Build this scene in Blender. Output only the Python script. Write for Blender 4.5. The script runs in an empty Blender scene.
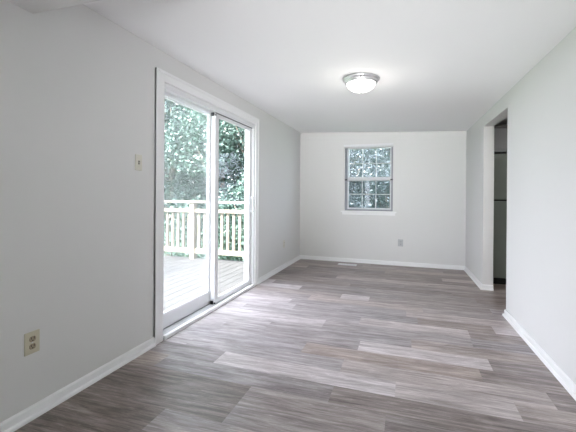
import bpy, bmesh, math, random
from mathutils import Vector, Matrix
random.seed(7)
S = bpy.context.scene
COL = S.collection
PI = math.pi

# ------------------------------------------------------------------ camera
F_PX, PSI, CAM_H, CY, PIT, ROL = 367.6173, 0.3135, 1.182, 194.6718, -0.0022, 0.007
cd = bpy.data.cameras.new('camera')
cam = bpy.data.objects.new('camera', cd)
COL.objects.link(cam)
cd.sensor_fit = 'HORIZONTAL'
cd.sensor_width = 36.0
cd.lens = F_PX * 36.0 / 576.0
cd.shift_y = (CY - 216.0) / 576.0
cd.clip_start = 0.02
cam.matrix_world = (Matrix.Translation((0, 0, CAM_H)) @ Matrix.Rotation(PSI, 4, 'Z') @
                    Matrix.Rotation(PI / 2 + PIT, 4, 'X') @ Matrix.Rotation(ROL, 4, 'Z'))
S.camera = cam

# ------------------------------------------------------------------ light and exposure
S.view_settings.view_transform = 'Standard'
S.view_settings.look = 'None'
S.view_settings.gamma = 1.0
S.view_settings.use_curve_mapping = False
S.view_settings.exposure = 1.22
world = bpy.data.worlds.new('sky')
S.world = world
world.use_nodes = True
bg = world.node_tree.nodes['Background']
bg.inputs['Color'].default_value = (0.88, 0.905, 1.0, 1)
bg.inputs['Strength'].default_value = 4.4

sd = bpy.data.lights.new('sun', 'SUN')
sd.energy = 14.0
sd.angle = math.radians(1.5)
sd.color = (1.0, 0.96, 0.88)
sun = bpy.data.objects.new('sun', sd)
COL.objects.link(sun)
sun.rotation_euler = Vector((0.02, 0.62, -0.78)).to_track_quat('-Z', 'Y').to_euler()
sun.location = (-4, -8, 10)


def area_light(name, loc, aim, sx, sy, watts, color):
    ld = bpy.data.lights.new(name, 'AREA')
    ld.shape = 'RECTANGLE'
    ld.size, ld.size_y = sx, sy
    ld.energy = watts
    ld.color = color
    o = bpy.data.objects.new(name, ld)
    COL.objects.link(o)
    o.location = loc
    o.rotation_euler = (Vector(aim) - Vector(loc)).to_track_quat('-Z', 'Y').to_euler()
    return o


# added unseen fill lights behind the camera, with no lamp to them
_rl = area_light('rear_fill_light', (0.50, -2.6, 0.5), (-0.4, 5.2, 2.25), 0.9, 0.6, 7.0, (0.97, 0.98, 1.0))
_rl.data.spread = math.radians(44)
_ul = area_light('rear_fill_uplight', (0.1, -2.6, 0.35), (-0.9, 4.6, 2.42), 0.9, 0.5, 1.7, (0.98, 0.98, 1.0))
_ul.data.spread = math.radians(32)
# unseen fill added in the kitchen to lift the refrigerator, no fitting
area_light('kitchen_fill', (1.75, 3.6, 2.08), (1.75, 3.9, 0), 0.5, 0.3, 5.5, (1.0, 0.97, 0.92))

S.cycles.max_bounces = 10
S.cycles.diffuse_bounces = 6
S.cycles.glossy_bounces = 4
S.cycles.transparent_max_bounces = 12
S.cycles.sample_clamp_indirect = 4.0
S.cycles.caustics_reflective = False
S.cycles.caustics_refractive = False
S.cycles.use_denoising = True


# ------------------------------------------------------------------ materials
def newmat(name):
    m = bpy.data.materials.new(name)
    m.use_nodes = True
    nt = m.node_tree
    return m, nt, nt.nodes['Principled BSDF']


def setp(p, color=None, rough=None, metal=None, spec=None):
    if color is not None:
        p.inputs['Base Color'].default_value = (*color, 1)
    if rough is not None:
        p.inputs['Roughness'].default_value = rough
    if metal is not None:
        p.inputs['Metallic'].default_value = metal
    if spec is not None:
        p.inputs['Specular IOR Level'].default_value = spec


def paint(name, color, rough=0.6, var=0.03, scale=3.0, bump=0.0, bscale=220.0, spec=0.4, metal=0.0):
    """painted / plain surface: faint tone variation and optional fine bump"""
    m, nt, p = newmat(name)
    setp(p, color, rough, metal, spec)
    tc = nt.nodes.new('ShaderNodeTexCoord')
    nz = nt.nodes.new('ShaderNodeTexNoise')
    nz.inputs['Scale'].default_value = scale
    nz.inputs['Detail'].default_value = 3
    nt.links.new(tc.outputs['Object'], nz.inputs['Vector'])
    mx = nt.nodes.new('ShaderNodeMix')
    mx.data_type = 'RGBA'
    mx.inputs['A'].default_value = (*[c * (1 - var) for c in color], 1)
    mx.inputs['B'].default_value = (*[min(1, c * (1 + var)) for c in color], 1)
    nt.links.new(nz.outputs['Fac'], mx.inputs['Factor'])
    nt.links.new(mx.outputs['Result'], p.inputs['Base Color'])
    if bump:
        n2 = nt.nodes.new('ShaderNodeTexNoise')
        n2.inputs['Scale'].default_value = bscale
        nt.links.new(tc.outputs['Object'], n2.inputs['Vector'])
        b = nt.nodes.new('ShaderNodeBump')
        b.inputs['Strength'].default_value = bump
        b.inputs['Distance'].default_value = 0.002
        nt.links.new(n2.outputs['Fac'], b.inputs['Height'])
        nt.links.new(b.outputs['Normal'], p.inputs['Normal'])
    return m


M_WALL = paint('wall_paint', (0.76, 0.757, 0.747), 0.75, 0.012, 1.5, 0.08)
M_CEIL = paint('ceiling_paint', (0.93, 0.93, 0.93), 0.85, 0.012, 1.2, 0.10)
M_TRIM = paint('trim_paint', (0.92, 0.92, 0.925), 0.35, 0.01)
M_VINYL = paint('white_vinyl', (0.84, 0.845, 0.86), 0.4, 0.01)
M_FRAME_SHADED = paint('shaded_window_frame', (0.30, 0.31, 0.33), 0.5, 0.02)  # vinyl frame greyed in colour for its backlit shade
M_IVORY = paint('ivory_plastic', (0.62, 0.58, 0.45), 0.4, 0.02, 20)
M_RECEPT = paint('brown_ivory_plastic', (0.36, 0.30, 0.21), 0.4, 0.02, 20)
M_ALMOND = paint('pale_plastic', (0.72, 0.70, 0.62), 0.4, 0.02, 20)
M_GREYPL = paint('grey_plastic', (0.50, 0.51, 0.52), 0.4, 0.02, 20)
M_SLOT = paint('dark_slot', (0.03, 0.025, 0.02), 0.6)
M_DARKMETAL = paint('dark_metal', (0.06, 0.06, 0.065), 0.4, metal=0.6)
M_SILL = paint('sill_aluminium', (0.50, 0.50, 0.52), 0.45, 0.03, 8)
M_SASH_SHADED = paint('shaded_sash_vinyl', (0.68, 0.69, 0.71), 0.45, 0.01)  # white vinyl greyed so the sashes look backlit
M_GAP_SHADE = paint('gap_shade_grey', (0.22, 0.22, 0.23), 0.9, 0.1, 200)  # dark grey standing in for shade under the door head
M_NICKEL = paint('brushed_nickel', (0.72, 0.72, 0.73), 0.38, 0.05, 40, metal=1.0)
M_STEEL = paint('dark_stainless', (0.23, 0.26, 0.235), 0.42, 0.06, 6, metal=0.1)
M_BLACK = paint('black_plastic', (0.012, 0.012, 0.012), 0.5)
M_CAB = paint('grey_cabinet_paint', (0.46, 0.48, 0.49), 0.5, 0.02)
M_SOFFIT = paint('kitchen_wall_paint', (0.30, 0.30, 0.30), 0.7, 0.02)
M_VENT = paint('white_enamel', (0.80, 0.80, 0.82), 0.35)


def wood(name, c1, c2, rough=0.7):
    m, nt, p = newmat(name)
    setp(p, c1, rough, spec=0.12)
    tc = nt.nodes.new('ShaderNodeTexCoord')
    mp = nt.nodes.new('ShaderNodeMapping')
    mp.inputs['Scale'].default_value = (9, 0.8, 9)
    nz = nt.nodes.new('ShaderNodeTexNoise')
    nz.inputs['Scale'].default_value = 3
    nz.inputs['Detail'].default_value = 6
    nt.links.new(tc.outputs['Object'], mp.inputs['Vector'])
    nt.links.new(mp.outputs['Vector'], nz.inputs['Vector'])
    cr = nt.nodes.new('ShaderNodeValToRGB')
    cr.color_ramp.elements[0].position = 0.3
    cr.color_ramp.elements[0].color = (*c1, 1)
    cr.color_ramp.elements[1].position = 0.7
    cr.color_ramp.elements[1].color = (*c2, 1)
    nt.links.new(nz.outputs['Fac'], cr.inputs['Fac'])
    nt.links.new(cr.outputs['Color'], p.inputs['Base Color'])
    return m


M_DECK = wood('weathered_deck_wood', (0.055, 0.056, 0.058), (0.082, 0.083, 0.085))
M_RAIL = wood('pale_pine', (0.19, 0.17, 0.14), (0.23, 0.21, 0.178))
M_BARK = wood('bark', (0.13, 0.11, 0.09), (0.22, 0.19, 0.16), 0.9)


def leafmat(name, ca, cb):
    m = bpy.data.materials.new(name)
    m.use_nodes = True
    nt = m.node_tree
    nt.nodes.remove(nt.nodes['Principled BSDF'])
    out = nt.nodes['Material Output']
    geo = nt.nodes.new('ShaderNodeNewGeometry')
    mx = nt.nodes.new('ShaderNodeMix')
    mx.data_type = 'RGBA'
    mx.inputs['A'].default_value = (*ca, 1)
    mx.inputs['B'].default_value = (*cb, 1)
    nt.links.new(geo.outputs['Random Per Island'], mx.inputs['Factor'])
    d = nt.nodes.new('ShaderNodeBsdfDiffuse')
    t = nt.nodes.new('ShaderNodeBsdfTranslucent')
    g = nt.nodes.new('ShaderNodeBsdfGlossy')
    g.inputs['Roughness'].default_value = 0.4
    ms = nt.nodes.new('ShaderNodeMixShader')
    ms.inputs['Fac'].default_value = 0.3
    m2 = nt.nodes.new('ShaderNodeMixShader')
    m2.inputs['Fac'].default_value = 0.06
    nt.links.new(mx.outputs['Result'], d.inputs['Color'])
    nt.links.new(mx.outputs['Result'], t.inputs['Color'])
    nt.links.new(d.outputs['BSDF'], ms.inputs[1])
    nt.links.new(t.outputs['BSDF'], ms.inputs[2])
    nt.links.new(ms.outputs['Shader'], m2.inputs[1])
    nt.links.new(g.outputs['BSDF'], m2.inputs[2])
    nt.links.new(m2.outputs['Shader'], out.inputs['Surface'])
    return m


M_LEAF_A = leafmat('leaves_blue_green', (0.024, 0.052, 0.048), (0.068, 0.122, 0.114))
M_LEAF_B = leafmat('leaves_mid_green', (0.042, 0.082, 0.07), (0.15, 0.24, 0.205))
M_LEAF_C = leafmat('leaves_dark', (0.045, 0.06, 0.068), (0.105, 0.13, 0.145))
M_GRASS = paint('lawn', (0.10, 0.17, 0.09), 0.9, 0.3, 8)


def glassmat(name, tint, refl=0.06, haze=0.0, hazecol=(0.8, 0.85, 0.85)):
    """thin pane: clear transmission, a little mirror, optionally a pale haze mixed in or a mesh film"""
    m = bpy.data.materials.new(name)
    m.use_nodes = True
    nt = m.node_tree
    nt.nodes.remove(nt.nodes['Principled BSDF'])
    out = nt.nodes['Material Output']
    tr = nt.nodes.new('ShaderNodeBsdfTransparent')
    tr.inputs['Color'].default_value = (*tint, 1)
    gl = nt.nodes.new('ShaderNodeBsdfGlossy')
    gl.inputs['Roughness'].default_value = 0.02
    ms = nt.nodes.new('ShaderNodeMixShader')
    ms.inputs['Fac'].default_value = refl
    nt.links.new(tr.outputs['BSDF'], ms.inputs[1])
    nt.links.new(gl.outputs['BSDF'], ms.inputs[2])
    last = ms
    if haze:
        df = nt.nodes.new('ShaderNodeBsdfDiffuse')
        df.inputs['Color'].default_value = (*hazecol, 1)
        tl = nt.nodes.new('ShaderNodeBsdfTranslucent')
        tl.inputs['Color'].default_value = (*hazecol, 1)
        ma = nt.nodes.new('ShaderNodeMixShader')
        ma.inputs['Fac'].default_value = 0.5
        nt.links.new(df.outputs['BSDF'], ma.inputs[1])
        nt.links.new(tl.outputs['BSDF'], ma.inputs[2])
        m2 = nt.nodes.new('ShaderNodeMixShader')
        m2.inputs['Fac'].default_value = haze
        nt.links.new(ms.outputs['Shader'], m2.inputs[1])
        nt.links.new(ma.outputs['Shader'], m2.inputs[2])
        last = m2
    nt.links.new(last.outputs['Shader'], out.inputs['Surface'])
    return m


M_GLASS = glassmat('clear_glass', (0.97, 0.98, 0.985), 0.03)
M_SCREEN = glassmat('insect_mesh', (1, 1, 1), 0.0, 0.06)
M_WGLASS = glassmat('window_glass', (0.90, 0.95, 0.98), 0.03, 0.06)  # haze put into the pane for a washed-out view
M_WGLASS2 = glassmat('greyer_window_glass', (0.72, 0.77, 0.80), 0.03, 0.03)

m, nt, p = newmat('frosted_lamp_glass')
setp(p, (0.95, 0.95, 0.95), 0.3)
p.inputs['Emission Color'].default_value = (1.0, 0.97, 0.93, 1)
p.inputs['Emission Strength'].default_value = 2.5
M_LAMP = m


def floor_material():
    m, nt, p = newmat('vinyl_plank_floor')
    N, L = nt.nodes, nt.links
    att = N.new('ShaderNodeAttribute')
    att.attribute_name = 'plank'
    sep = N.new('ShaderNodeSeparateColor')
    L.new(att.outputs['Color'], sep.inputs['Color'])
    tc = N.new('ShaderNodeTexCoord')
    # every plank reads the grain from another place
    cmb = N.new('ShaderNodeCombineXYZ')
    mul = N.new('ShaderNodeMath')
    mul.operation = 'MULTIPLY'
    mul.inputs[1].default_value = 57.0
    L.new(sep.outputs['Green'], mul.inputs[0])
    L.new(mul.outputs[0], cmb.inputs['X'])
    L.new(mul.outputs[0], cmb.inputs['Z'])
    add = N.new('ShaderNodeVectorMath')
    L.new(tc.outputs['Object'], add.inputs[0])
    L.new(cmb.outputs[0], add.inputs[1])

    def grain(sx, sy, scale, detail, dist):
        mp = N.new('ShaderNodeMapping')
        mp.inputs['Scale'].default_value = (sx, sy, 1)
        mp.inputs['Rotation'].default_value = (0, 0, 0.04)
        n = N.new('ShaderNodeTexNoise')
        n.inputs['Scale'].default_value = scale
        n.inputs['Detail'].default_value = detail
        n.inputs['Roughness'].default_value = 0.62
        n.inputs['Distortion'].default_value = dist
        L.new(add.outputs[0], mp.inputs['Vector'])
        L.new(mp.outputs['Vector'], n.inputs['Vector'])
        return n
    g1 = grain(0.7, 9.0, 3.0, 7, 0.6)      # broad streaks along the plank
    g2 = grain(2.2, 40.0, 3.2, 5, 0.3)     # fine pores
    g3 = grain(1.2, 4.5, 1.7, 4, 1.6)      # cathedral blotches

    def mix(a, b, f):
        x = N.new('ShaderNodeMath')
        x.operation = 'MULTIPLY_ADD'
        L.new(a, x.inputs[0])
        x.inputs[1].default_value = f
        if isinstance(b, float):
            x.inputs[2].default_value = b
        else:
            L.new(b, x.inputs[2])
        return x.outputs[0]
    v = mix(g1.outputs['Fac'], -0.56 - 0.30 - 0.30, 1.00)
    v = mix(g2.outputs['Fac'], v, 0.60)
    v = mix(g3.outputs['Fac'], v, 0.60)
    g4 = grain(7.0, 75.0, 3.0, 3, 0.8)     # pale limed flecks in the pores
    fk = N.new('ShaderNodeMapRange')
    fk.inputs['From Min'].default_value = 0.58
    fk.inputs['From Max'].default_value = 0.70
    L.new(g4.outputs['Fac'], fk.inputs['Value'])
    v = mix(fk.outputs['Result'], v, 0.22)
    v = mix(sep.outputs['Red'], v, 0.95)
    cr = N.new('ShaderNodeValToRGB')
    e = cr.color_ramp.elements
    e[0].position = 0.0
    e[0].color = (0.095, 0.080, 0.076, 1)
    e[1].position = 1.0
    e[1].color = (0.88, 0.86, 0.865, 1)
    for pos, c in ((0.3, (0.25, 0.222, 0.217)), (0.55, (0.43, 0.400, 0.395)), (0.78, (0.64, 0.61, 0.612))):
        n = e.new(pos)
        n.color = (*c, 1)
    L.new(v, cr.inputs['Fac'])
    # warm / grey tint of the plank
    hs = N.new('ShaderNodeMix')
    hs.data_type = 'RGBA'
    hs.blend_type = 'MULTIPLY'
    hs.inputs['Factor'].default_value = 1.0
    tint = N.new('ShaderNodeMix')
    tint.data_type = 'RGBA'
    tint.inputs['A'].default_value = (0.985, 0.985, 1.045, 1)
    tint.inputs['B'].default_value = (1.09, 0.975, 0.90, 1)
    L.new(sep.outputs['Blue'], tint.inputs['Factor'])
    L.new(cr.outputs['Color'], hs.inputs['A'])
    L.new(tint.outputs['Result'], hs.inputs['B'])
    L.new(hs.outputs['Result'], p.inputs['Base Color'])
    rr = N.new('ShaderNodeMapRange')
    rr.inputs['To Min'].default_value = 0.30
    rr.inputs['To Max'].default_value = 0.42
    L.new(g1.outputs['Fac'], rr.inputs['Value'])
    L.new(rr.outputs['Result'], p.inputs['Roughness'])
    p.inputs['Specular IOR Level'].default_value = 0.55
    b = N.new('ShaderNodeBump')
    b.inputs['Strength'].default_value = 0.25
    b.inputs['Distance'].default_value = 0.001
    L.new(g2.outputs['Fac'], b.inputs['Height'])
    L.new(b.outputs['Normal'], p.inputs['Normal'])
    return m


M_FLOOR = floor_material()


# ------------------------------------------------------------------ mesh helpers
def obj(name, bm, mat, parent=None, smooth=False, bevel=0.0, loc=None, seg=2):
    bmesh.ops.recalc_face_normals(bm, faces=bm.faces)
    me = bpy.data.meshes.new(name)
    bm.to_mesh(me)
    bm.free()
    for mm in (mat if isinstance(mat, (list, tuple)) else [mat]):
        me.materials.append(mm)
    if smooth:
        for f in me.polygons:
            f.use_smooth = True
    o = bpy.data.objects.new(name, me)
    COL.objects.link(o)
    if parent is not None:
        o.parent = parent
    if loc is not None:
        o.location = loc
    if bevel:
        bv = o.modifiers.new('bevel', 'BEVEL')
        bv.width = bevel
        bv.segments = seg
        bv.limit_method = 'ANGLE'
        bv.angle_limit = math.radians(40)
        bv.harden_normals = False
    return o


def thing(name, loc, label, cat, group=None, rotz=0.0):
    o = bpy.data.objects.new(name, None)
    COL.objects.link(o)
    o.empty_display_size = 0.1
    o.location = loc
    o.rotation_euler = (0, 0, rotz)
    tag(o, label, cat, group)
    return o


def tag(o, label, cat, group=None):
    o['label'] = label
    o['category'] = cat
    if group:
        o['group'] = group


def struct(o, label=None, cat=None):
    o['kind'] = 'structure'
    if label:
        o['label'] = label
        o['category'] = cat
    return o


def bx(bm, x0, x1, y0, y1, z0, z1, mi=0):
    vs = [bm.verts.new(c) for c in ((x0, y0, z0), (x1, y0, z0), (x1, y1, z0), (x0, y1, z0),
                                    (x0, y0, z1), (x1, y0, z1), (x1, y1, z1), (x0, y1, z1))]
    for q in ((0, 3, 2, 1), (4, 5, 6, 7), (0, 1, 5, 4), (1, 2, 6, 5), (2, 3, 7, 6), (3, 0, 4, 7)):
        bm.faces.new([vs[i] for i in q]).material_index = mi
    return vs


def box(name, x0, x1, y0, y1, z0, z1, mat, parent=None, bevel=0.0):
    bm = bmesh.new()
    bx(bm, x0, x1, y0, y1, z0, z1)
    return obj(name, bm, mat, parent, bevel=bevel)


def prism(bm, prof, A, B, nrm, ext0=0.0, ext1=0.0):
    """profile of (out from wall, z) carried from A to B (xy); nrm = unit normal away from the wall;
    ext0/ext1 slide the ends along the run per unit of 'out', which mitres the corners"""
    A, B, n = Vector(A), Vector(B), Vector(nrm)
    t = (B - A).normalized()
    ra = [bm.verts.new((*(A + n * d - t * (ext0 * d)), z)) for d, z in prof]
    rb = [bm.verts.new((*(B + n * d + t * (ext1 * d)), z)) for d, z in prof]
    k = len(prof)
    for i in range(k):
        j = (i + 1) % k
        bm.faces.new((ra[i], ra[j], rb[j], rb[i]))
    bm.faces.new(ra[::-1])
    bm.faces.new(rb)


def lathe(bm, prof, n=32, cx=0.0, cy=0.0):
    rings = []
    for r, z in prof:
        if r < 1e-6:
            rings.append([bm.verts.new((cx, cy, z))])
        else:
            rings.append([bm.verts.new((cx + r * math.cos(2 * PI * i / n), cy + r * math.sin(2 * PI * i / n), z)) for i in range(n)])
    for a, b in zip(rings[:-1], rings[1:]):
        for i in range(n):
            j = (i + 1) % n
            if len(a) == 1 and len(b) == 1:
                continue
            if len(a) == 1:
                bm.faces.new((a[0], b[i], b[j]))
            elif len(b) == 1:
                bm.faces.new((a[i], a[j], b[0]))
            else:
                bm.faces.new((a[i], a[j], b[j], b[i]))


def tube(bm, p0, p1, r0, r1, n=8):
    p0, p1 = Vector(p0), Vector(p1)
    d = (p1 - p0).normalized()
    u = d.orthogonal().normalized()
    v = d.cross(u)
    a = [bm.verts.new(p0 + (u * math.cos(2 * PI * i / n) + v * math.sin(2 * PI * i / n)) * r0) for i in range(n)]
    b = [bm.verts.new(p1 + (u * math.cos(2 * PI * i / n) + v * math.sin(2 * PI * i / n)) * r1) for i in range(n)]
    for i in range(n):
        j = (i + 1) % n
        bm.faces.new((a[i], a[j], b[j], b[i]))
    bm.faces.new(a[::-1])
    bm.faces.new(b)


def wall_mesh(P0, P1, nrm_out, th, top, holes):
    """wall solid from the inside face line P0-P1, thickness th towards nrm_out; holes (s0, s1, z0, z1)"""
    P0, P1, n = Vector(P0), Vector(P1), Vector(nrm_out)
    Ltot = (P1 - P0).length
    t = (P1 - P0).normalized()
    ss = sorted({0.0, Ltot, *[h[0] for h in holes], *[h[1] for h in holes]})
    zs = sorted({0.0, *[h[2] for h in holes], *[h[3] for h in holes]})
    ns, nz = len(ss) - 1, len(zs)
    bm = bmesh.new()
    cache = {}

    def V(i, k, side):
        key = (i, k, side)
        if key not in cache:
            q = P0 + t * ss[i] + n * (th * side)
            z = zs[k] if k < len(zs) else top(q.x, q.y)
            cache[key] = bm.verts.new((q.x, q.y, z))
        return cache[key]

    def solid(i, k):
        if i < 0 or i >= ns or k < 0 or k >= nz:
            return False
        sm = (ss[i] + ss[i + 1]) / 2
        zm = (zs[k] + zs[k + 1]) / 2 if k + 1 < len(zs) else zs[k] + 0.01
        return not any(h[0] < sm < h[1] and h[2] < zm < h[3] for h in holes)
    for i in range(ns):
        for k in range(nz):
            if not solid(i, k):
                continue
            for side in (0, 1):
                bm.faces.new((V(i, k, side), V(i + 1, k, side), V(i + 1, k + 1, side), V(i, k + 1, side)))
            if not solid(i - 1, k):
                bm.faces.new((V(i, k, 0), V(i, k + 1, 0), V(i, k + 1, 1), V(i, k, 1)))
            if not solid(i + 1, k):
                bm.faces.new((V(i + 1, k, 0), V(i + 1, k + 1, 0), V(i + 1, k + 1, 1), V(i + 1, k, 1)))
            if not solid(i, k - 1):
                bm.faces.new((V(i, k, 0), V(i + 1, k, 0), V(i + 1, k, 1), V(i, k, 1)))
            if not solid(i, k + 1):
                bm.faces.new((V(i, k + 1, 0), V(i + 1, k + 1, 0), V(i + 1, k + 1, 1), V(i, k + 1, 1)))
    return bm


# ------------------------------------------------------------------ room shell
XL, D, R = -1.862, 6.4584, 0.8803
BA, RA = -0.0296, -0.0198
REAR = -3.0
T = 0.14


def ceil_z(x, y):
    return 2.30 - 0.04 * (x - XL) - 0.003 * (y - D)


def yb(x):
    return D + BA * (x - XL)


def rx(y):
    return R + RA * (y - D)


DOOR = (2.485, 4.355, 0.0, 2.07)          # along y, z
OPN = (4.0797, 5.1341, 0.0, 2.0425)
WIN = (-1.048, -0.229, 0.895, 2.035)      # along x, z

# left wall, patio door opening in it
struct(obj('wall_left', wall_mesh((XL, REAR), (XL, D + 0.02), (-1, 0), T, ceil_z,
                                  [(0.6, 2.5, 0.72, 1.98), (DOOR[0] - REAR, DOOR[1] - REAR, 0, DOOR[3])]), M_WALL))  # first opening is unseen, added behind the camera to let sky light in
# back wall with window
bl = math.hypot(1, BA)
bn = Vector((-BA, 1)).normalized()
B0 = (XL - T, yb(XL - T))
B1 = (1.0, yb(1.0))
struct(obj('wall_back', wall_mesh(B0, B1, bn, T, ceil_z,
                                  [((WIN[0] - B0[0]) * bl, (WIN[1] - B0[0]) * bl, WIN[2], WIN[3])]), M_WALL))
# right wall with the opening into the kitchen
rl = math.hypot(1, RA)
rn = Vector((1, -RA)).normalized()
RT = 0.118
struct(obj('wall_right', wall_mesh((rx(REAR), REAR), (rx(D - 0.085), D - 0.085), rn, RT, ceil_z,
                                   [((OPN[0] - REAR) * rl, (OPN[1] - REAR) * rl, 0, OPN[3])]), M_WALL))
# rear wall, behind the camera
struct(obj('wall_rear', wall_mesh((XL - T, REAR), (1.3, REAR), (0, -1), T, ceil_z, []), M_WALL))
# kitchen beyond the opening
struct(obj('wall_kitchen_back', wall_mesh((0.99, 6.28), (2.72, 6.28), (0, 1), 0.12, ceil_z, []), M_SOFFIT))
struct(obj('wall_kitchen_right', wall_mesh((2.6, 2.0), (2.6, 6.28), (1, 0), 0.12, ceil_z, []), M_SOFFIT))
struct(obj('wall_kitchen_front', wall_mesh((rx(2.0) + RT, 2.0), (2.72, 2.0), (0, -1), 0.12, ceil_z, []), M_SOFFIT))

bm = bmesh.new()
cs = [(XL - T, REAR - T), (2.72, REAR - T), (2.72, 6.62), (XL - T, 6.62)]
lo = [bm.verts.new((x, y, ceil_z(x, y))) for x, y in cs]
hi = [bm.verts.new((x, y, ceil_z(x, y) + 0.15)) for x, y in cs]
bm.faces.new(lo)
bm.faces.new(hi[::-1])
for i in range(4):
    j = (i + 1) % 4
    bm.faces.new((lo[i], lo[j], hi[j], hi[i]))
struct(obj('ceiling', bm, M_CEIL))

# header beam across the room near the camera
bm = bmesh.new()
vs = []
for y in (1.06, 1.412):
    for x in (XL, rx(1.2)):
        vs.append((bm.verts.new((x, y, 2.112)), bm.verts.new((x, y, ceil_z(x, y)))))
a, b, c, d = vs
for q in ((a[0], b[0], d[0], c[0]), (a[1], b[1], d[1], c[1]), (a[0], b[0], b[1], a[1]), (c[0], d[0], d[1], c[1]),
          (a[0], c[0], c[1], a[1]), (b[0], d[0], d[1], b[1])):
    bm.faces.new(q)
struct(obj('trim_1', bm, M_WALL))

# ---- floor: vinyl planks running across the room, one mesh with a tone per plank
bm = bmesh.new()
lay = bm.loops.layers.float_color.new('plank')
W = 0.19
SL = -0.04


def row_y(k):
    return 2.25 + W * k


# (row, x start, x end, tone, warmth): the planks that stand out; those by the door paled for its sheen
FIX = {
    -3: [(-0.9, 0.3, 0.34, 0.4), (0.3, 1.5, 0.38, 0.6)],
    -2: [(-0.9, -0.1, 0.36, 0.5), (-0.1, 1.1, 0.33, 0.4)],
    -1: [(-1.9, -1.64, 0.50, 0.9), (-1.64, -0.42, 0.40, 0.2), (-0.42, 0.8, 0.36, 0.6)],
    0: [(-2.6, -1.28, 0.36, 0.2), (-1.28, -0.06, 0.70, 0.35), (-0.06, 0.588, 0.66, 0.5)],
    1: [(-0.42, 0.80, 0.56, 0.6), (-2.86, -1.64, 0.58, 0.2), (-1.64, -0.42, 0.54, 0.2)],
    2: [(-1.97, -0.75, 0.52, 0.1), (-0.75, 0.47, 0.46, 1.0)],
    3: [(-2.79, -1.57, 0.56, 0.2), (-1.57, -0.35, 0.46, 0.2), (-0.35, 0.56, 0.72, 0.4)],
    4: [(-2.40, -1.18, 0.56, 0.2), (-1.18, 0.04, 0.48, 0.2), (0.04, 1.26, 0.48, 0.8)],
    5: [(-1.93, -0.715, 0.70, 0.3), (-0.715, 0.5, 0.50, 0.3)],
    6: [(-0.41, 0.51, 0.68, 0.5), (-2.85, -1.63, 0.60, 0.2), (-1.63, -0.41, 0.52, 0.2), (0.51, 1.73, 0.40, 0.7)],
    7: [(0.73, 1.95, 0.70, 0.4), (-2.34, -1.12, 0.58, 0.2), (-1.12, 0.10, 0.48, 0.2)],
    8: [(0.00, 1.22, 0.62, 0.6), (-1.22, 0.0, 0.50, 0.2), (-2.4, -1.22, 0.66, 0.3)],
    10: [(-0.72, -0.40, 0.72, 0.4), (-0.40, 0.82, 0.42, 0.6)],
    11: [(-2.49, -1.27, 0.76, 0.3), (-1.27, -0.05, 0.40, 0.4)],
    12: [(-2.9, -1.7, 0.70, 0.3), (-1.7, -0.48, 0.44, 0.4)],
    15: [(-0.95, 0.27, 0.62, 0.5), (0.27, 1.5, 0.58, 0.6)],
    17: [(0.47, 1.69, 0.62, 0.8), (-0.75, 0.47, 0.34, 0.8)],
    19: [(-0.15, 1.07, 0.58, 0.5)],
}
for k in range(-30, 26):
    segs = sorted(FIX.get(k, []))
    rnd = random.Random(k * 13 + 5)
    if not segs:
        s = -2.9 + rnd.random() * 1.22
        segs = [(s, s + 1.22, 0.30 + 0.34 * rnd.random() ** 1.4, rnd.random())]
    while segs[0][0] > -2.2:
        e = segs[0][0]
        segs.insert(0, (e - 1.22, e, 0.28 + 0.34 * rnd.random() ** 1.3, rnd.random()))
    out = []
    for i, sg in enumerate(segs):                      # fill gaps between the noted planks
        if i and sg[0] - segs[i - 1][1] > 0.01:
            out.append((segs[i - 1][1], sg[0], 0.30 + 0.3 * rnd.random(), rnd.random()))
        out.append(sg)
    while out[-1][1] < 2.8:
        e = out[-1][1]
        out.append((e, e + 1.22, 0.28 + 0.36 * rnd.random() ** 1.3, rnd.random()))
    if -9 <= k <= -2:                                  # weak warm light by the left wall, sheen beyond, put into board tone
        out = [(a, b, 0.19 + 0.09 * rnd.random(), 0.8 + 0.2 * rnd.random()) if a < -1.3 else (a, b, tn + (0.09 if a < -0.2 else 0.0), wm) for a, b, tn, wm in out]
    if k >= 13:
        out = [(a, b, tn - 0.05, 0.55 + 0.4 * rnd.random()) for a, b, tn, wm in out]
    y0, y1 = row_y(k), row_y(k + 1)
    for x0, x1, tone, warm in out:
        r = rnd.random()
        c = (tone, r, warm, 1)
        sk = lambda x, y: (x + 0.04 * (y - 2.25) * 0, y + SL * (x + 0.5), 0)
        vs = [bm.verts.new(sk(*q)) for q in ((x0, y0), (x1, y0), (x1, y1), (x0, y1))]
        f = bm.faces.new(vs)
        for lp in f.loops:
            lp[lay] = c
for co, no in (((XL - 0.02, 0, 0), (-1, 0, 0)), ((2.65, 0, 0), (1, 0, 0)), ((0, REAR - 0.05, 0), (0, -1, 0)), ((0, 6.5, 0), (0, 1, 0))):
    bmesh.ops.bisect_plane(bm, geom=bm.verts[:] + bm.edges[:] + bm.faces[:], plane_co=co, plane_no=no, clear_outer=True)
floor = struct(obj('floor', bm, M_FLOOR))

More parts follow.
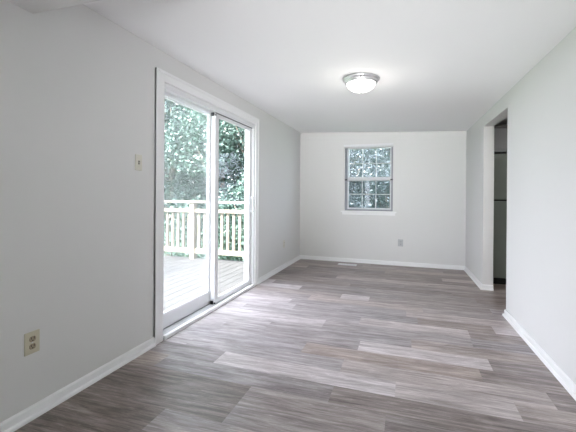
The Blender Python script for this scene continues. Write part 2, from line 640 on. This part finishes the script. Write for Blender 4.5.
# ---- baseboards with shoe moulding
PROF = [(0, 0.066), (0.006, 0.066), (0.012, 0.056), (0.012, 0.022), (0.020, 0.020), (0.025, 0.011), (0.026, 0), (0, 0)]
CAS0, CAS1 = 2.3875, 4.4457               # door casing outer edges
bm = bmesh.new()
prism(bm, PROF, (XL, REAR), (XL, CAS0), (1, 0))
prism(bm, PROF, (XL, CAS1), (XL, D), (1, 0), 0, -1)
struct(obj('baseboard_left', bm, M_TRIM))
bm = bmesh.new()
prism(bm, PROF, (XL, yb(XL)), (rx(D - 0.08), yb(rx(D - 0.08))), -bn, -1, -1)
struct(obj('baseboard_back', bm, M_TRIM))
bm = bmesh.new()
prism(bm, PROF, (rx(REAR), REAR), (rx(OPN[0]), OPN[0]), -rn, 0, 1)
prism(bm, PROF, (rx(OPN[1]), OPN[1]), (rx(D - 0.08), yb(rx(D - 0.08))), -rn, 1, -1)
prism(bm, PROF, (rx(OPN[0]), OPN[0]), (rx(OPN[0]) + RT, OPN[0]), (0, 1), 1, 0)
prism(bm, PROF, (rx(OPN[1]), OPN[1]), (rx(OPN[1]) + RT, OPN[1]), (0, -1), 1, 0)
struct(obj('baseboard_right', bm, M_TRIM))

# ------------------------------------------------------------------ sliding patio door
bm = bmesh.new()                          # flat casing with a raised outer bead
CW = DOOR[0] - CAS0
CT = 2.153
for y0, y1 in ((CAS0, DOOR[0]), (DOOR[1], CAS1)):
    bx(bm, XL, XL + 0.016, y0, y1, 0, CT)
bx(bm, XL, XL + 0.016, DOOR[0], DOOR[1], DOOR[3], CT)
bx(bm, XL, XL + 0.019, CAS0, CAS0 + 0.022, 0, CT)
bx(bm, XL, XL + 0.024, CAS1 - 0.022, CAS1, 0, CT)
bx(bm, XL, XL + 0.024, CAS0 + 0.022, CAS1 - 0.022, CT - 0.022, CT)
struct(obj('trim_2', bm, M_TRIM, bevel=0.003))

door = bpy.data.objects.new('door_1', None)
COL.objects.link(door)
door.location = (XL, (DOOR[0] + DOOR[1]) / 2, 0)
struct(door, 'white sliding patio door with two glass panels onto the deck', 'door')


def dpart(name, bm, mat, parent=None, bevel=0.003):
    """door pieces are drawn in room coordinates and hung on the door"""
    p = parent or door
    off = Vector(door.location)
    bmesh.ops.translate(bm, verts=bm.verts, vec=-off)
    return obj(name, bm, mat, p, bevel=bevel)


XO = XL - 0.128                            # outer edge of the frame
JY0, JY1 = DOOR[0] + 0.025, DOOR[1] - 0.025
bm = bmesh.new()
bx(bm, XO, XL, DOOR[0], JY0, 0, DOOR[3])
bx(bm, XO, XL, JY1, DOOR[1], 0, DOOR[3])
bx(bm, XO, XL, JY0, JY1, 2.04, DOOR[3])
bx(bm, XL - 0.030, XL - 0.004, JY0, JY1, 2.022, 2.04)      # stop beads of the head track
bx(bm, XL - 0.088, XL - 0.080, JY0, JY1, 2.015, 2.04)
dpart('frame', bm, M_VINYL)
bm = bmesh.new()
bx(bm, XO, XL + 0.014, JY0, JY1, -0.02, 0.018)
bx(bm, XL - 0.086, XL - 0.012, JY0, 3.385, 0.018, 0.032)
bx(bm, XL - 0.036, XL - 0.012, 3.385, JY1, 0.018, 0.028)
bx(bm, XL - 0.108, XL - 0.102, JY0, JY1, 0.018, 0.036)
dpart('threshold', bm, M_SILL)
bm = bmesh.new()
bx(bm, XL - 0.012, XL + 0.022, JY0, JY1, 0, 0.030)
dpart('sill_nosing', bm, M_TRIM)
bm = bmesh.new()                           # dark strip painted as the shadow gap along the head track
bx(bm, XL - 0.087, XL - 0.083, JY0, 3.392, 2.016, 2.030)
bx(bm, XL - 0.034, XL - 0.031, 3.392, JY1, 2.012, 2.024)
dpart('head_gap_shade', bm, M_GAP_SHADE, bevel=0)


def panel(name, x0, x1, y0, y1, z0, z1, gy0, gy1, gz0, gz1, glass):
    bm = bmesh.new()
    bx(bm, x0, x1, y0, gy0, z0, z1)
    bx(bm, x0, x1, gy1, y1, z0, z1)
    bx(bm, x0, x1, gy0, gy1, z0, gz0)
    bx(bm, x0, x1, gy0, gy1, gz1, z1)
    e = 0.008                               # glazing bead
    xm = (x0 + x1) / 2
    for q in ((gy0, gy0 + e, gz0, gz1), (gy1 - e, gy1, gz0, gz1), (gy0 + e, gy1 - e, gz0, gz0 + e), (gy0 + e, gy1 - e, gz1 - e, gz1)):
        bx(bm, xm - 0.012, xm + 0.012, *q)
    pnl = dpart(name, bm, M_VINYL)
    bm = bmesh.new()
    bx(bm, xm - 0.003, xm + 0.003, gy0, gy1, gz0, gz1)
    dpart('glass', bm, glass, pnl, bevel=0)
    return pnl


fixed = panel('fixed_panel', XL - 0.124, XL - 0.088, JY0, 3.452, 0.034, 2.036, JY0 + 0.098, 3.378, 0.155, 2.016, M_GLASS)
slide = panel('sliding_panel', XL - 0.082, XL - 0.034, 3.392, JY1, 0.030, 2.022, 3.468, JY1 - 0.06, 0.078, 1.99, M_GLASS)
bm = bmesh.new()                           # D-shaped pull on the closing stile
hy = JY1 - 0.032
bx(bm, XL - 0.034, XL - 0.028, hy - 0.018, hy + 0.018, 0.93, 1.16)
bx(bm, XL - 0.028, XL + 0.004, hy - 0.010, hy + 0.010, 0.945, 0.968)
bx(bm, XL - 0.028, XL + 0.004, hy - 0.010, hy + 0.010, 1.122, 1.145)
bx(bm, XL - 0.006, XL + 0.010, hy - 0.010, hy + 0.010, 0.945, 1.145)
dpart('handle', bm, M_VINYL, slide)
for z in (0.045, 1.998):
    bm = bmesh.new()
    bx(bm, XL - 0.078, XL - 0.044, 3.380, 3.392, z - 0.014, z + 0.022)
    bx(bm, XL - 0.036, XL - 0.026, 3.384, 3.404, z - 0.010, z + 0.004)
    dpart('latch', bm, M_DARKMETAL, slide)

# insect screen door standing outside the fixed panel
scr = thing('screen_door', (XL - 0.145, 2.97, 0.0), 'pale insect screen door standing outside the left glass panel', 'screen door')
bm = bmesh.new()
for q in ((-0.45, -0.405, 0.04, 2.03), (0.535, 0.57, 0.04, 2.03), (-0.405, 0.535, 0.04, 0.09), (-0.405, 0.535, 2.005, 2.03)):
    bx(bm, -0.012, 0.012, *q)
obj('frame', bm, M_VINYL, scr)
bm = bmesh.new()
bx(bm, -0.001, 0.001, -0.405, 0.535, 0.09, 2.005)
obj('mesh', bm, M_SCREEN, scr)

# ------------------------------------------------------------------ back window (double hung, six over six)
win = bpy.data.objects.new('window_1', None)
COL.objects.link(win)
wxc = (WIN[0] + WIN[1]) / 2
win.location = (wxc, yb(wxc), 0)
win.rotation_euler = (0, 0, math.atan(BA))
struct(win, 'small white double-hung window with a grid of small panes in the back wall', 'window')
hw = (WIN[1] - WIN[0]) / 2 * bl
Z0, Z1 = WIN[2], WIN[3]
# local: x along wall, +y outward
bm = bmesh.new()
bx(bm, -hw, -hw + 0.045, 0.035, 0.125, Z0, Z1)
bx(bm, hw - 0.030, hw, 0.035, 0.125, Z0, Z1)
bx(bm, -hw + 0.045, hw - 0.030, 0.035, 0.125, Z1 - 0.03, Z1)
bx(bm, -hw + 0.045, hw - 0.030, 0.035, 0.125, Z0, Z0 + 0.03)
obj('frame', bm, M_FRAME_SHADED, win, bevel=0.002)


def sash(name, y0, y1, z0, z1, st, rt, rb, pane):
    xa, xb = -hw + 0.046, hw - 0.031
    bm = bmesh.new()
    bx(bm, xa, xa + st, y0, y1, z0, z1)
    bx(bm, xb - st, xb, y0, y1, z0, z1)
    bx(bm, xa + st, xb - st, y0, y1, z0, z0 + rb)
    bx(bm, xa + st, xb - st, y0, y1, z1 - rt, z1)
    s = obj(name, bm, M_SASH_SHADED, win, bevel=0.002)
    gx0, gx1, gz0, gz1 = xa + st, xb - st, z0 + rb, z1 - rt
    ym = (y0 + y1) / 2
    bm = bmesh.new()
    bx(bm, gx0, gx1, ym - 0.002, ym + 0.002, gz0, gz1)
    obj('glass', bm, pane, s)
    bm = bmesh.new()
    for i in (1, 2):
        x = gx0 + (gx1 - gx0) * i / 3
        bx(bm, x - 0.007, x + 0.007, ym - 0.010, ym + 0.010, gz0, gz1)
    z = (gz0 + gz1) / 2
    bx(bm, gx0, gx1, ym - 0.009, ym + 0.009, z - 0.007, z + 0.007)
    obj('grille', bm, M_SASH_SHADED, s)
    return s


sash('upper_sash', 0.086, 0.116, 1.405, Z1 - 0.032, 0.022, 0.03, 0.06, M_WGLASS)
low = sash('lower_sash', 0.046, 0.078, Z0 + 0.022, 1.482, 0.022, 0.062, 0.032, M_WGLASS2)
for sx in (-1, 1):
    bm = bmesh.new()
    x = sx * (hw - 0.022)
    bx(bm, x - 0.022, x + 0.022, 0.030, 0.046, 1.425, 1.447)
    obj('tilt_latch', bm, M_DARKMETAL, low)
bm = bmesh.new()
bx(bm, -hw - 0.055, hw + 0.060, -0.045, 0.0, Z0 - 0.022, Z0)
bx(bm, -hw, hw, -0.001, 0.06, Z0 - 0.004, Z0 + 0.002)
bx(bm, -hw - 0.035, hw + 0.040, -0.014, 0.0, Z0 - 0.065, Z0 - 0.022)
obj('window_sill', bm, M_TRIM, win, bevel=0.003)

# raised blind under the window head
bl_o = thing('window_blind', (wxc, yb(wxc), 1.985), 'narrow white blind head rail across the top of the back window', 'blind', rotz=math.atan(BA))
bm = bmesh.new()
bx(bm, -hw - 0.004, hw + 0.004, -0.052, -0.0005, 0.014, 0.056)
obj('head_rail', bm, M_VINYL, bl_o, bevel=0.003)
bm = bmesh.new()
for i in range(5):
    bx(bm, -hw + 0.004, hw - 0.004, -0.034, -0.004, 0.0 + i * 0.003, 0.0016 + i * 0.003)
obj('slat_stack', bm, M_VINYL, bl_o)

# ------------------------------------------------------------------ ceiling lamp
lx, ly = -0.412, 3.43
lz = ceil_z(lx, ly)
lamp = thing('ceiling_lamp', (lx, ly, lz), 'round flush ceiling lamp with frosted glass bowl and nickel rim', 'ceiling lamp')
bm = bmesh.new()
lathe(bm, [(0, 0.006), (0.155, 0.006), (0.165, -0.004), (0.166, -0.016), (0.160, -0.023), (0.148, -0.027), (0.150, -0.034), (0.149, -0.044), (0.140, -0.052), (0.130, -0.052), (0.126, -0.044), (0, -0.040)], 48)
obj('rim', bm, M_NICKEL, lamp, smooth=True)
bm = bmesh.new()
prof = [(0.131, -0.046)]
for i in range(1, 9):
    a = PI / 2 * i / 8
    prof.append((0.131 * math.cos(a), -0.046 - 0.080 * math.sin(a)))
prof[-1] = (0, -0.126)
lathe(bm, prof, 48)
obj('glass_bowl', bm, M_LAMP, lamp, smooth=True)
bm = bmesh.new()
lathe(bm, [(0, -0.123), (0.011, -0.124), (0.012, -0.128), (0.006, -0.132), (0.007, -0.137), (0, -0.141)], 16)
obj('finial', bm, M_NICKEL, lamp, smooth=True)
pl = bpy.data.lights.new('bulb', 'POINT')
pl.energy = 1.0
pl.shadow_soft_size = 0.10
pl.color = (1.0, 0.95, 0.88)
po = bpy.data.objects.new('bulb', pl)
COL.objects.link(po)
po.location = (lx, ly, lz - 0.26)


# ------------------------------------------------------------------ switch and outlets
def outlet(loc, rotz, label, mplate, scale=1.0):
    """local: x across, z up, -y out of the wall"""
    t = thing('wall_outlet', loc, label, 'outlet', 'electrical outlets', rotz)
    bm = bmesh.new()
    bx(bm, -0.041 * scale, 0.041 * scale, -0.006, 0.0, -0.058 * scale, 0.058 * scale)
    obj('cover_plate', bm, mplate, t, bevel=0.003)
    for s in (1, -1):
        bm = bmesh.new()
        n = 20
        ring = []
        for i in range(n):                 # round face with flattened top and bottom
            a = 2 * PI * i / n
            ring.append((0.0175 * math.cos(a), max(-0.0135, min(0.0135, 0.0175 * math.sin(a)))))
        f0 = [bm.verts.new((x, -0.0055, z + s * 0.0195)) for x, z in ring]
        f1 = [bm.verts.new((x, -0.0085, z + s * 0.0195)) for x, z in ring]
        bm.faces.new(f1)
        for i in range(n):
            j = (i + 1) % n
            bm.faces.new((f0[i], f0[j], f1[j], f1[i]))
        r = obj('receptacle', bm, M_RECEPT if mplate is M_IVORY else mplate, t)
        for nm, q in (('slot', (-0.0090, -0.0058, -0.001, 0.010)), ('slot', (0.0056, 0.0092, -0.001, 0.011)), ('ground_hole', (-0.003, 0.003, -0.0105, -0.0045))):
            bm = bmesh.new()
            bx(bm, q[0], q[1], -0.0090, -0.0080, q[2] + s * 0.0195, q[3] + s * 0.0195)
            obj(nm, bm, M_SLOT, r)
    bm = bmesh.new()
    ring = [(0.0035 * math.cos(2 * PI * i / 10), 0.0035 * math.sin(2 * PI * i / 10)) for i in range(10)]
    f0 = [bm.verts.new((x, -0.0058, z)) for x, z in ring]
    f1 = [bm.verts.new((x, -0.0072, z)) for x, z in ring]
    bm.faces.new(f1)
    for i in range(10):
        bm.faces.new((f0[i], f0[(i + 1) % 10], f1[(i + 1) % 10], f1[i]))
    obj('screw', bm, M_NICKEL, t)
    return t


outlet((XL, 1.415, 0.396), PI / 2, 'ivory duplex outlet low on the left wall, nearest the camera', M_IVORY)
outlet((XL, 5.549, 0.383), PI / 2, 'small pale outlet low on the left wall beyond the patio door', M_ALMOND)
outlet((-0.10, yb(-0.10), 0.378), math.atan(BA), 'small grey outlet low on the back wall, right of the window', M_GREYPL)

sw = thing('light_switch', (XL, 2.207, 1.402), 'ivory toggle light switch on the left wall beside the patio door', 'light switch', rotz=PI / 2)
bm = bmesh.new()
bx(bm, -0.036, 0.036, -0.006, 0, -0.058, 0.058)
obj('cover_plate', bm, M_ALMOND, sw, bevel=0.003)
bm = bmesh.new()
bx(bm, -0.006, 0.006, -0.0075, -0.005, -0.013, 0.013)
obj('toggle_slot', bm, M_SLOT, sw)
bm = bmesh.new()
vs = bx(bm, -0.0045, 0.0045, -0.020, -0.005, -0.004, 0.006)
for v in (vs[0], vs[1], vs[4], vs[5]):
    v.co.z += 0.009
obj('toggle', bm, M_ALMOND, sw)
for z in (-0.030, 0.030):
    bm = bmesh.new()
    bx(bm, -0.003, 0.003, -0.0072, -0.0055, z - 0.003, z + 0.003)
    obj('screw', bm, M_ALMOND, sw)

# ------------------------------------------------------------------ floor register by the back wall
fv = thing('floor_vent', (-0.945, 6.165, 0), 'white metal floor register lying by the back wall baseboard', 'floor vent', rotz=math.atan(BA) - 0.03)
bm = bmesh.new()
for q in ((-0.155, 0.155, -0.055, -0.038), (-0.155, 0.155, 0.038, 0.055), (-0.155, -0.135, -0.038, 0.038), (0.135, 0.155, -0.038, 0.038)):
    bx(bm, *q, 0.0, 0.009)
obj('frame', bm, M_VENT, fv, bevel=0.002)
bm = bmesh.new()
for i in range(19):
    x = -0.130 + i * 0.26 / 18
    bx(bm, x - 0.0035, x + 0.0035, -0.038, 0.038, 0.001, 0.007)
bx(bm, -0.135, 0.135, -0.004, 0.004, 0.001, 0.008)
obj('louvre', bm, M_VENT, fv)
bm = bmesh.new()
bx(bm, -0.136, 0.136, -0.039, 0.039, 0.0003, 0.0015)
obj('duct_opening', bm, M_SLOT, fv)

# ------------------------------------------------------------------ kitchen beyond the opening
fr = thing('refrigerator', (1.43, 5.494, 0), 'dark grey top-freezer refrigerator seen through the right-hand opening', 'refrigerator')
bm = bmesh.new()
bx(bm, -0.37, 0.37, 0.065, 0.74, 0.03, 1.735)
obj('body', bm, M_BLACK, fr, bevel=0.006)
bm = bmesh.new()
bx(bm, -0.37, 0.37, 0.0, 0.062, 1.125, 1.735)
fz = obj('freezer_door', bm, M_STEEL, fr, bevel=0.012)
bm = bmesh.new()
bx(bm, -0.37, 0.37, 0.0, 0.062, 0.085, 1.108)
fd = obj('fridge_door', bm, M_STEEL, fr, bevel=0.012)
for par, z0, z1 in ((fz, 1.16, 1.46), (fd, 0.66, 1.075)):
    bm = bmesh.new()
    bx(bm, 0.295, 0.320, -0.055, -0.035, z0, z1)
    bx(bm, 0.295, 0.320, -0.036, 0.004, z0, z0 + 0.03)
    bx(bm, 0.295, 0.320, -0.036, 0.004, z1 - 0.03, z1)
    obj('handle', bm, M_STEEL, par, bevel=0.004)
bm = bmesh.new()
bx(bm, -0.365, 0.365, 0.03, 0.10, 0.0, 0.078)
for i in range(5):
    bx(bm, -0.33, 0.33, 0.024, 0.03, 0.012 + i * 0.012, 0.018 + i * 0.012)
obj('toe_grille', bm, M_BLACK, fr)

cb = thing('wall_cabinet', (1.46, 5.53, 1.765), 'grey wall cabinet with plain doors mounted above the refrigerator', 'cabinet')
bm = bmesh.new()
bx(bm, -0.43, 0.43, 0.02, 0.75, 0.0, 0.315)
obj('body', bm, M_CAB, cb)
bm = bmesh.new()
bx(bm, -0.43, 0.43, -0.004, 0.02, -0.002, 0.026)
obj('bottom_rail', bm, M_CAB, cb)
for x0, x1 in ((-0.425, -0.003), (0.003, 0.425)):
    bm = bmesh.new()
    bx(bm, x0, x1, 0.0, 0.02, 0.034, 0.30)
    for q in ((x0, x0 + 0.05, 0.034, 0.30), (x1 - 0.05, x1, 0.034, 0.30), (x0 + 0.05, x1 - 0.05, 0.034, 0.080), (x0 + 0.05, x1 - 0.05, 0.254, 0.30)):
        bx(bm, q[0], q[1], -0.008, 0.0, q[2], q[3])
    dd = obj('door', bm, M_CAB, cb)
    bm = bmesh.new()
    xx = x1 - 0.025 if x0 < -0.1 else x0 + 0.025
    lathe(bm, [(0, 0), (0.006, 0), (0.006, 0.012), (0.013, 0.018), (0.012, 0.026), (0, 0.028)], 14)
    bmesh.ops.rotate(bm, verts=bm.verts, matrix=Matrix.Rotation(PI / 2, 3, 'X'))
    bmesh.ops.translate(bm, verts=bm.verts, vec=(xx, -0.008, 0.07))
    obj('knob', bm, M_NICKEL, dd, smooth=True)
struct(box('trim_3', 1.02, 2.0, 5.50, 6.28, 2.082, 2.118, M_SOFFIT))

# ------------------------------------------------------------------ outside: deck, railing, lawn, trees
bm = bmesh.new()
x = XL - T - 0.02
while x > -6.2:
    bx(bm, x - 0.136, x, -1.4, 6.14, -0.085, -0.05)
    x -= 0.142
for y in (-1.3, 0.0, 1.3, 2.6, 3.9, 5.2, 6.05):
    bx(bm, -6.2, XL - T - 0.02, y, y + 0.04, -0.27, -0.085)
struct(obj('deck', bm, M_DECK))
struct(box('ground', -40, 40, -30, 45, -1.3, -1.2, M_GRASS))

RY = 6.0
rail = thing('deck_railing', (-4.0, RY, -0.05), 'pale wooden deck railing with square balusters at the far end of the deck', 'railing')
RSLOPE = -0.03
rail.rotation_euler = (0, 0, RSLOPE)
posts = [-2.0, 0.175, 1.86]               # local x
for px in posts:
    bm = bmesh.new()
    bx(bm, px - 0.05, px + 0.05, -0.02, 0.08, 0.0, 1.05)
    obj('post', bm, M_RAIL, rail, bevel=0.004)
bm = bmesh.new()
bx(bm, -2.1, 1.92, -0.045, 0.10, 1.05, 1.09)
obj('top_rail', bm, M_RAIL, rail, bevel=0.005)
for a, b in zip(posts[:-1], posts[1:]):
    for nm, z0, z1 in (('upper_rail', 0.872, 0.938), ('bottom_rail', 0.108, 0.198)):
        bm = bmesh.new()
        bx(bm, a + 0.05, b - 0.05, 0.005, 0.043, z0, z1)
        obj(nm, bm, M_RAIL, rail, bevel=0.003)
    n = int(round((b - a - 0.1) / 0.122))
    for i in range(n):
        x = a + 0.05 + (b - a - 0.1) * (i + 0.5) / n
        bm = bmesh.new()
        bx(bm, x - 0.022, x + 0.022, 0.043, 0.081, 0.108, 0.938)
        obj('baluster', bm, M_RAIL, rail)


def foliage_mesh(rnd, blobs, n, size):
    """leaves scattered through the blobs (centre, radii); each leaf a folded diamond"""
    vs, fs = [], []
    wts = [b[1][0] * b[1][1] * b[1][2] for b in blobs]
    for _ in range(n):
        c, rad = rnd.choices(blobs, wts)[0]
        while True:
            q = Vector((rnd.uniform(-1, 1), rnd.uniform(-1, 1), rnd.uniform(-1, 1)))
            if 0.2 < q.length < 1:
                break
        q = q.normalized() * (q.length ** 0.45)
        p = Vector((c[0] + q.x * rad[0], c[1] + q.y * rad[1], c[2] + q.z * rad[2]))
        s = size * rnd.uniform(0.6, 1.35)
        u = Vector((rnd.gauss(0, 1), rnd.gauss(0, 1), rnd.gauss(-0.3, 0.8))).normalized()
        w = u.cross(Vector((rnd.gauss(0, 1), rnd.gauss(0, 1), rnd.gauss(0, 1)))).normalized()
        nn = u.cross(w)
        i = len(vs)
        vs += [p, p + u * s * 0.5 + w * s * 0.28 + nn * s * 0.08, p + u * s, p + u * s * 0.5 - w * s * 0.28 + nn * s * 0.08]
        fs += [(i, i + 1, i + 2), (i, i + 2, i + 3)]
    return vs, fs


def tree(loc, height, spread, blobs_n, n, size, mat, label, name='tree', trunk=0.10, low=0.1, seed=0):
    rnd = random.Random(seed)
    t = thing(name, loc, label, 'tree' if name == 'tree' else 'shrub')
    bm = bmesh.new()
    bl = []
    top = height * 0.8
    pts = [Vector((0, 0, -0.06))]
    for i in range(1, 5):
        pts.append(Vector((rnd.uniform(-0.12, 0.12) * i * spread * 0.25, rnd.uniform(-0.12, 0.12) * i * spread * 0.25, top * i / 4)))
    for i in range(4):
        tube(bm, pts[i], pts[i + 1], trunk * (1 - i * 0.2), trunk * (1 - (i + 1) * 0.2), 10)
    for i in range(blobs_n):
        a = rnd.uniform(0, 2 * PI)
        z = height * (low + (1 - low) * (i + 0.5) / blobs_n)
        k = math.sin(PI * min(0.95, max(0.2, (z / height) * 0.72 + 0.16)))
        rr = spread * k * rnd.uniform(0.25, 0.75)
        c = (rr * math.cos(a), rr * math.sin(a), z)
        r = spread * rnd.uniform(0.32, 0.55)
        bl.append((c, (r, r, r * 0.8)))
        st = pts[max(0, min(3, int(z / top * 4) - 1))]
        tube(bm, st, Vector(c), trunk * 0.30, trunk * 0.06, 6)
    obj('trunk', bm, M_BARK, t, smooth=True)
    vs, fs = foliage_mesh(rnd, bl, n, size)
    me = bpy.data.meshes.new('foliage')
    me.from_pydata(vs, [], fs)
    me.materials.append(mat)
    o = bpy.data.objects.new('foliage', me)
    COL.objects.link(o)
    o.parent = t
    return t


G = -1.2
tree((-6.6, 9.2, G), 6.4, 2.0, 22, 19800, 0.099, M_LEAF_A, 'leafy tree beyond the railing, at the left of the left door panel', seed=1)
tree((-5.0, 9.6, G), 6.8, 2.0, 22, 19800, 0.099, M_LEAF_B, 'leafy tree beyond the railing, behind the railing post', seed=2)
tree((-3.7, 9.0, G), 6.6, 1.8, 22, 19800, 0.093, M_LEAF_B, 'leafy tree beyond the railing, filling the right door panel', seed=3)
tree((-9.0, 12.0, G), 9.0, 2.8, 24, 17600, 0.139, M_LEAF_C, 'tall dark tree far back on the left beyond the deck', seed=4)
tree((-5.9, 13.0, G), 9.5, 2.8, 24, 17600, 0.139, M_LEAF_C, 'tall dark tree far back in the middle beyond the deck', seed=5)
tree((-1.9, 10.4, G), 6.0, 1.7, 22, 17600, 0.087, M_LEAF_C, 'dark leafy tree behind the left half of the back window', seed=6)
tree((-0.4, 11.0, G), 5.6, 1.7, 22, 17600, 0.087, M_LEAF_A, 'blue-green tree behind the right half of the back window', seed=7)
tree((-2.6, 13.5, G), 9.0, 2.6, 24, 15400, 0.139, M_LEAF_B, 'tall green tree far back between the door and the window', seed=8)
tree((0.9, 14.5, G), 8.5, 2.8, 28, 16000, 0.15, M_LEAF_C, 'tall dark tree far back, seen through the right panes of the back window', seed=11)
tree((-1.2, 17.5, G), 10.0, 3.2, 28, 16000, 0.17, M_LEAF_C, 'tallest dark tree, farthest back behind the back window', seed=12)
tree((-9.5, 17.0, G), 12.0, 3.6, 28, 16000, 0.19, M_LEAF_C, 'tallest dark tree, farthest back beyond the deck', seed=13)
# the tree that shades the deck
tree((-6.6, -0.2, G), 7.4, 3.7, 30, 5720, 0.139, M_LEAF_B, 'spreading tree beside the deck, outside the patio door', trunk=0.14, low=0.6, seed=9)
